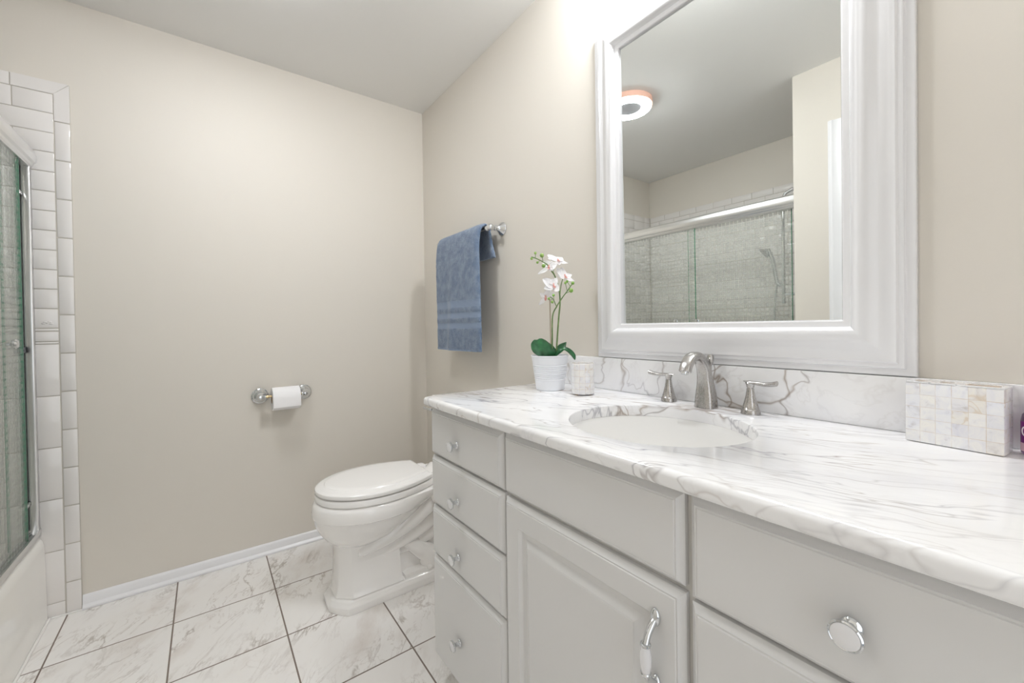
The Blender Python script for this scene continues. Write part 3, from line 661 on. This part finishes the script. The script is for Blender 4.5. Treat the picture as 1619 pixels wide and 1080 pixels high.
# towel: folded sheet draped over the bar
rnd = random.Random(4)
tw_y0, tw_y1, NY, tk = 1.590, 2.006, 74, .0135
cs = [(.989, 1.003), (.987, 1.10), (.985, 1.20), (.985, 1.30), (.986, 1.40), (.988, 1.48), (.9945, 1.54), (1.004, 1.570), (1.018, 1.5835), (1.032, 1.5845), (1.045, 1.578), (1.053, 1.560), (1.058, 1.53), (1.061, 1.49), (1.063, 1.45), (1.064, 1.432)]
fine = [cs[0]]; sp_ = spline(cs, 24)
L_ = 0
for a_, c_ in zip(sp_, sp_[1:]):
    L_ += math.dist(a_, c_)
    if L_ >= .0052: fine.append(c_); L_ = 0
mids = []
for i, (x, z) in enumerate(fine):
    a_, c_ = fine[max(i - 1, 0)], fine[min(i + 1, len(fine) - 1)]; tx, tz_ = c_[0] - a_[0], c_[1] - a_[1]; l = math.hypot(tx, tz_); mids.append((x, z, -tz_ / l, tx / l))
ntop = max(range(len(fine)), key=lambda k: fine[k][1])
def band(z): return (1.2105 < z < 1.243) or (1.163 < z < 1.188) or (1.114 < z < 1.138)
b = nb(); grids = []
for side in (1, -1):
    gr_ = []
    for i, (x, z, nx, nz) in enumerate(mids):
        row = []
        for j in range(NY + 1):
            v = j / NY; y = tw_y0 + (tw_y1 - tw_y0) * v; front = i < ntop; dn = 0
            fall = max(0, min(1, (1.56 - z) / .5))
            if front:
                dn += .010 * fall * math.exp(-((v - .52 - .10 * fall) / .10) ** 2) - .006 * fall * math.exp(-((v - .70) / .08) ** 2)
                dn += .004 * math.sin(v * 7 + z * 4) * fall + .006 * math.exp(-((v - .0) / .06) ** 2) * -1
                y += (.012 * fall) * (v - .2) + .004 * math.sin(z * 9)
            else:
                y += -.022 * max(0, (1.585 - z) / .15) * (1 - v) + .006 * math.sin(z * 30) * (1 - v)
                dn += .004 * math.sin(v * 9)
            # rounded side folds
            edge = min(v, 1 - v) * NY; th = tk / 2 * (1 if edge > 3 else math.sqrt(max(0.02, 1 - (1 - edge / 3) ** 2)))
            sat = front and band(z)
            if sat: th -= .0016
            else: th += rnd.uniform(-.0014, .0014)
            row.append(b.verts.new((x + nx * (side * th + dn), y, z + nz * (side * th + dn))))
        gr_.append(row)
    grids.append(gr_)
for g_ in grids:
    for i in range(len(mids) - 1):
        for j in range(NY):
            f = b.faces.new((g_[i][j], g_[i][j + 1], g_[i + 1][j + 1], g_[i + 1][j])); zc = (mids[i][1] + mids[i + 1][1]) / 2
            f.material_index = 1 if (i < ntop and (band(zc) or zc < 1.010)) else 0
A_, B_ = grids
for i in range(len(mids) - 1):
    for j in (0, NY): b.faces.new((A_[i][j], A_[i + 1][j], B_[i + 1][j], B_[i][j]))
for j in range(NY):
    for i in (0, len(mids) - 1): b.faces.new((A_[i][j], A_[i][j + 1], B_[i][j + 1], B_[i][j])).material_index = 1
fin('hand_towel', b, ['terry', 'satin'], label='blue terry hand towel with woven bands folded over the chrome bar', cat='towel', smooth=80)

# ------------------------------------------------------------------ potted orchid
OC = Vector((.935, 1.055, ZC)); RH, FH = Vector((.80, -.60, 0)), Vector((.60, .80, 0))
K = .002154
def L3(px, py, d=0.0): return OC + RH * ((px - 866) * K) + FH * d + Vector((0, 0, (618 - py) * K))
orc = thing('potted_orchid', 'white artificial orchid with green buds in a ribbed white pot on the counter', 'potted plant', OC)
pp = [(.0, .0006), (.046, .0006), (.0475, .002)]
for k in range(60):
    z = .003 + .109 * k / 59; r = .0475 + .0150 * (z / .115)
    if .035 < z < .088: r += .0013 * math.sin(2 * PI * (z - .035) / .0066)
    pp.append((r, z))
pp += [(.0640, .1135), (.0645, .1155), (.0635, .1172), (.0615, .1165), (.0608, .113), (.0595, .100), (.0, .099)]
b = nb(); lathe(b, pp, OC, n=56); fin('pot', b, 'pot', orc, label='ribbed white pot', smooth=50)
b = nb(); lathe(b, [(.0590, .0992), (.058, .106), (.03, .111), (.0, .112)], OC, n=28); fin('moss', b, 'soil', orc)
def stem(pts, r0, r1, m='stem', name='stem', par=orc):
    q = spline([tuple(L3(*p)) for p in pts], 6); bb = nb(); tube(bb, q, [r0 + (r1 - r0) * i / (len(q) - 1) for i in range(len(q))], 8); return fin(name, bb, m, par, smooth=60)
s1 = stem([(876, 572, -.002), (877, 552, 0), (881, 506, .006), (883.6, 482, .008), (882.3, 461, .006), (876, 440, .002), (870, 431, -.002), (864, 422, -.006), (856, 417, -.010), (847, 412.5, -.014), (838.5, 410, -.018)], .0030, .0016)
s2 = stem([(869, 572, -.004), (869.8, 540, -.010), (870.6, 503, -.014), (877.5, 487, -.018), (886, 474, -.022), (894, 463.5, -.022), (900, 455, -.020), (902, 453, -.02)], .0028, .0013)
s3 = stem([(877.6, 489, -.012), (871, 476, -.026), (866, 473, -.032)], .0015, .0012)
s4 = stem([(883.5, 468, .004), (886, 452, .012), (889.5, 442, .016)], .0018, .0014)
s5 = stem([(875, 437, .0), (874, 430, .012), (879, 420, .020), (883, 414, .02)], .0016, .0012)
b = nb(); tube(b, [L3(868.6, 572, .012), L3(867.5, 464, .012)], .0024, 8); fin('stake', b, 'stake', orc, label='thin bamboo stake')
def bud(par, px, py, r, d, attach):
    c = L3(px, py, d); bb = nb(); ball(bb, c, r * K, 14, (1, 1, 1.05)); o = fin('bud', bb, 'bud', par)
    q = [L3(*attach), (c + L3(*attach)) / 2 + Vector((0, 0, -.0008)), c]; bb = nb(); tube(bb, q, [.0011, .0010, .0012], 6); fin('bud_stalk', bb, 'stem', orc)
c_ = lambda x, y: (825 + x / 10.8, 395 + y / 10.8)
for x, y, r, d, at in ((215, 97, 2.1, -.016, (844.7, 412, -.015)), (325, 135, 3.3, -.013, (857, 417.3, -.0095)), (150, 195, 2.1, -.022, (841, 411, -.017)), (247, 258, 2.0, -.02, (852, 415.3, -.012)), (350, 315, 3.1, -.018, (862, 421, -.007))):
    bud(s1, *c_(x, y), r, d, at)
for x, y, r, d, at in ((707, 610, 2.1, -.026, (893.5, 464, -.022)), (743, 583, 2.0, -.016, (898.5, 456.5, -.0205)), (838, 613, 2.5, -.018, (899, 456, -.02)), (803, 738, 3.4, -.024, (890.5, 468, -.022)), (502, 818, 2.1, -.036, (873, 479, -.022)), (425, 875, 1.9, -.036, (867, 473.5, -.031)), (480, 930, 2.2, -.036, (869, 475, -.028))):
    bud(s2, *c_(x, y), r, d, at)
def petal(bb, c, n, a, length, width, cup, mi=0, curl=.2, side=0):
    """petal from centre c in the plane normal n along direction a"""
    n = Vector(n).normalized(); a = (Vector(a) - n * Vector(a).dot(n)).normalized(); s_ = n.cross(a); NU, NV = 9, 7; G = []
    for k in (0, 1):
        g_ = []
        for i in range(NU):
            u_ = i / (NU - 1); w_ = width * (math.sin(PI * min(1, u_ ** .75 * .93 + .05)) ** .8); row = []
            for j in range(NV):
                v_ = (j / (NV - 1) - .5) * 2
                p = c + a * (length * u_) + s_ * (w_ * v_ * .5) + n * (length * (curl * u_ - .55 * curl * u_ * u_ * 1.6) - cup * (1 - v_ * v_) * w_ + .0012 * math.sin(5 * v_ + 7 * u_) - k * .0006)
                row.append(bb.verts.new(p))
            g_.append(row)
        G.append(g_)
    for k in (0, 1):
        for i in range(NU - 1):
            for j in range(NV - 1): bb.faces.new((G[k][i][j], G[k][i][j + 1], G[k][i + 1][j + 1], G[k][i + 1][j])).material_index = mi
    for i in range(NU - 1):
        for j in (0, NV - 1): bb.faces.new((G[0][i][j], G[0][i + 1][j], G[1][i + 1][j], G[1][i][j])).material_index = mi
    for j in range(NV - 1):
        for i in (0, NU - 1): bb.faces.new((G[0][i][j], G[0][i][j + 1], G[1][i][j + 1], G[1][i][j])).material_index = mi
def D(r, z, f): return RH * r + Vector((0, 0, z)) + FH * f      # direction: right, up, away from the room
def flower(px, py, d, n, petals, par):
    c = L3(px, py, d); n = D(*n).normalized(); bb = nb()
    for (r, z, f, ln, wd, cup, cu) in petals: petal(bb, c, n, D(r, z, f), ln, wd, cup, 0, cu)
    fl = fin('flower', bb, 'petal', orc, smooth=60)
    bb = nb(); up = D(0, 1, 0)
    petal(bb, c + n * .002, (n + up * .8), n * .9 - up * .4, .013, .009, .25); petal(bb, c + n * .003, n, up, .009, .006, -.3)
    ball(bb, c + n * .004, .0028, 8); fin('flower_lip', bb, 'lip', fl, label='pink centre of the orchid flower')
W_, S_ = (.040, .038), (.036, .020)
flower(881.5, 414.5, .012, (.25, .75, -.6), [(-.75, .75, .2, .044, .036, .12, .1), (.50, .85, .2, .034, .030, .15, .15), (1, .12, -.1, .036, .020, .1, .0), (-1, .12, .0, .036, .018, .1, .0), (.1, -.5, -.9, .024, .020, .1, -.1)], s1)
flower(866.5, 426, -.008, (-.35, .35, -.85), [(-.6, .75, .1, .034, .034, .15, .2), (.9, .25, 0, .030, .030, .15, .25), (-1, -.45, 0, .044, .017, .08, .0), (.35, .9, 0, .026, .016, .1, .1), (.6, -.6, 0, .020, .016, .1, .0)], s1)
flower(892, 440, .012, (.45, .45, -.75), [(-.75, .50, .2, .040, .038, .12, .2), (.85, .50, 0, .036, .020, .12, .1), (1, -.05, -.1, .040, .017, .1, .0), (-.15, 1, .3, .038, .026, .1, .15), (-1, -.1, .2, .030, .030, .1, .2)], s1)
flower(872.5, 455.5, -.014, (.42, .30, -.86), [(-1, .45, 0, .044, .036, .14, .15), (.55, 1, .1, .036, .022, .12, .2), (-.9, -.35, -.1, .040, .022, .1, .0), (-.05, 1, .3, .026, .030, .1, .2), (.7, -.25, -.3, .026, .032, .1, .1)], s1)
flower(861, 473, -.004, (-.3, -.2, -.9), [(-.8, .5, 0, .026, .016, .1, .0), (-.75, -.75, 0, .036, .015, .08, .0), (.9, .45, 0, .036, .024, .1, .2), (.6, .9, .2, .034, .026, .1, .2)], s1)
def leaf(pts, widths, cup, nrm):
    q = spline([tuple(L3(*p)) + (w_,) for p, w_ in zip(pts, widths)], 6); bb = nb(); G = []; NV = 8
    for k in (0, 1):
        g_ = []
        for i, (x, y, z, w_) in enumerate(q):
            p = Vector((x, y, z)); a_ = Vector(q[max(i - 1, 0)][:3]); c2 = Vector(q[min(i + 1, len(q) - 1)][:3]); d = (c2 - a_).normalized(); n = D(*nrm); n = (n - d * n.dot(d)).normalized(); s_ = d.cross(n)
            g_.append([bb.verts.new(p + s_ * (w_ * v_) + n * (cup * w_ * v_ * v_ - cup * w_ * .12 * math.exp(-(v_ * 5) ** 2) * -1 - k * .0012)) for v_ in [(j / NV - .5) * 2 for j in range(NV + 1)]])
        G.append(g_)
    nq = len(q)
    for k in (0, 1):
        for i in range(nq - 1):
            for j in range(NV): bb.faces.new((G[k][i][j], G[k][i][j + 1], G[k][i + 1][j + 1], G[k][i + 1][j]))
    for i in range(nq - 1):
        for j in (0, NV): bb.faces.new((G[0][i][j], G[0][i + 1][j], G[1][i + 1][j], G[1][i][j]))
    for j in range(NV):
        for i in (0, nq - 1): bb.faces.new((G[0][i][j], G[0][i][j + 1], G[1][i][j + 1], G[1][i][j]))
    fin('leaf', bb, 'leaf', orc, smooth=60)
leaf([(876, 567, -.006), (869, 558, -.016), (859, 552, -.026), (849, 547, -.030), (843, 542, -.030), (841, 539, -.028)], [.008, .026, .033, .032, .020, .002], -.30, (.10, .50, -.85))
leaf([(873, 566, .0), (880, 558, .006), (887, 551, .010), (893, 544, .012)], [.005, .013, .013, .001], .25, (-.5, .3, -.8))
leaf([(873, 565, -.012), (880, 556.5, -.020), (888, 554, -.024), (896, 559, -.024), (902, 566, -.022), (904.5, 571.5, -.020)], [.004, .007, .009, .012, .011, .001], .3, (.35, .7, -.6))

# ------------------------------------------------------------------ tumbler, toothbrush holder, bottle
tc = Vector((.9405, .9075, ZC)); RB = .0355
tu = thing('tumbler', 'round tumbler tiled in pearly shell strips beside the orchid pot', 'tumbler', tc)
b = nb(); lathe(b, [(RB - .003, .0035), (RB - .0005, .0045), (RB, .006), (RB, .094), (RB - .0005, .0975), (RB - .0015, .0985), (RB - .0045, .0985), (RB - .0055, .097), (RB - .0055, .012), (.0, .012)], tc, n=26); fin('cup', b, 'pearl_cup', tu, smooth=20)
for k in range(3):
    t = 2 * PI * k / 3 + .9; b = nb(); lathe(b, [(.0045, .0004), (.005, .0035)], tc + Vector((math.cos(t) * .024, math.sin(t) * .024, 0)), n=12); fin('foot', b, 'card', tu)
hb = thing('toothbrush_holder', 'rectangular toothbrush holder covered in mother-of-pearl squares at the right end of the counter', 'toothbrush holder', (1.024, .112, ZC))
hb.rotation_euler = (0, 0, -.13)
hx0, hx1, hy0, hy1, hz0, hz1 = .9985, 1.0475, .0535, .1712, ZC + .001, ZC + .1075
b = nb(); box(b, (hx0, hy0, hz0), (hx1, hy1, hz1 - .002), .0018, 2)
for f in b.faces:
    n_ = f.normal; f.material_index = 1 if abs(n_.y) > .8 else 0
def off(o, d): return o
fin('box', b, ['pearl_box', 'pearl_side'], hb, smooth=30)
# top plate with two round holes and one slot
b = nb(); zt2 = hz1
outer_ = [(hx0, hy0), (hx1, hy0), (hx1, hy1), (hx0, hy1)]
xm_ = (hx0 + hx1) / 2
def cell(ya, yb, hole):
    """one third of the plate with a hole outline"""
    n = 40; A = []; Hh = []
    ym = (ya + yb) / 2
    for k in range(n):
        t = 2 * PI * k / n + PI / n; c, s_ = math.cos(t), math.sin(t)
        kx = min((hx1 - xm_) / abs(c), ((yb - ya) / 2) / abs(s_)); A.append((xm_ + c * kx, ym + s_ * kx))
        if hole[0] == 'r': Hh.append((xm_ + c * hole[1], ym + s_ * hole[1]))
        else:
            k2 = min(hole[1] / abs(c), hole[2] / abs(s_)); Hh.append((xm_ + c * k2, ym + s_ * k2))
    loft(b, [[(x, y, zt2 - .0019) for x, y in A], [(x, y, zt2) for x, y in A], [(x, y, zt2) for x, y in Hh], [(x, y, zt2 - .0019) for x, y in Hh]], loop=True)
L_ = hy1 - hy0
cell(hy0, hy0 + .45 * L_, ('s', .011, .019)); cell(hy0 + .45 * L_, hy0 + .73 * L_, ('r', .0095)); cell(hy0 + .73 * L_, hy1, ('r', .0095))
fin('top_plate', b, 'porcelain', hb, smooth=0, label='white top plate with slot and two round holes')
b = nb(); y_ = hy0 + .225 * L_; box(b, (xm_ - .011, y_ - .019, hz1 - .0021), (xm_ + .011, y_ + .019, hz1 - .0017))
for q in (.59, .865): lathe(b, [(.0095, 0), (.0095, .0004)], (xm_, hy0 + q * L_, hz1 - .0021), n=24)
fin('opening', b, 'card', hb, smooth=0, label='dark brown openings')
bc = Vector((1.038, .0195, ZC))
bo = thing('soap_bottle', 'small purple bottle at the right edge beside the pearly toothbrush holder', 'bottle', bc)
b = nb(); lathe(b, [(.0, .0005), (.021, .0005), (.0235, .003), (.0240, .006), (.0240, .056), (.0225, .064), (.0175, .072), (.012, .078), (.0105, .081), (.0105, .088), (.0, .088)], bc, n=32); fin('body', b, 'bottle', bo)
b = nb(); lathe(b, [(.0242, .020), (.0242, .054)], bc, n=40, cap=(False, False)); lb = fin('label', b, 'purple', bo, label='purple label')
b = nb(); lathe(b, [(.0243, .0075), (.0243, .0205)], bc, n=40, cap=(False, False)); fin('label_band', b, 'pinkish', bo, label='pale pink label band')
b = nb()
for k in range(26):
    t0 = k / 25 * 2.2 * PI; r_ = .010 - .0055 * k / 25; a_ = 2.35 + r_ * math.cos(t0) / .0243
    ball(b, bc + Vector((math.cos(a_) * .0243, math.sin(a_) * .0243, .0385 + r_ * math.sin(t0))), .0011, 6)
fin('label_mark', b, 'whiteink', lb, label='white ring mark')
b = nb(); lathe(b, [(.0125, .0885), (.0125, .104), (.011, .106), (.0, .106)], bc, n=28); fin('cap', b, 'purple', bo)
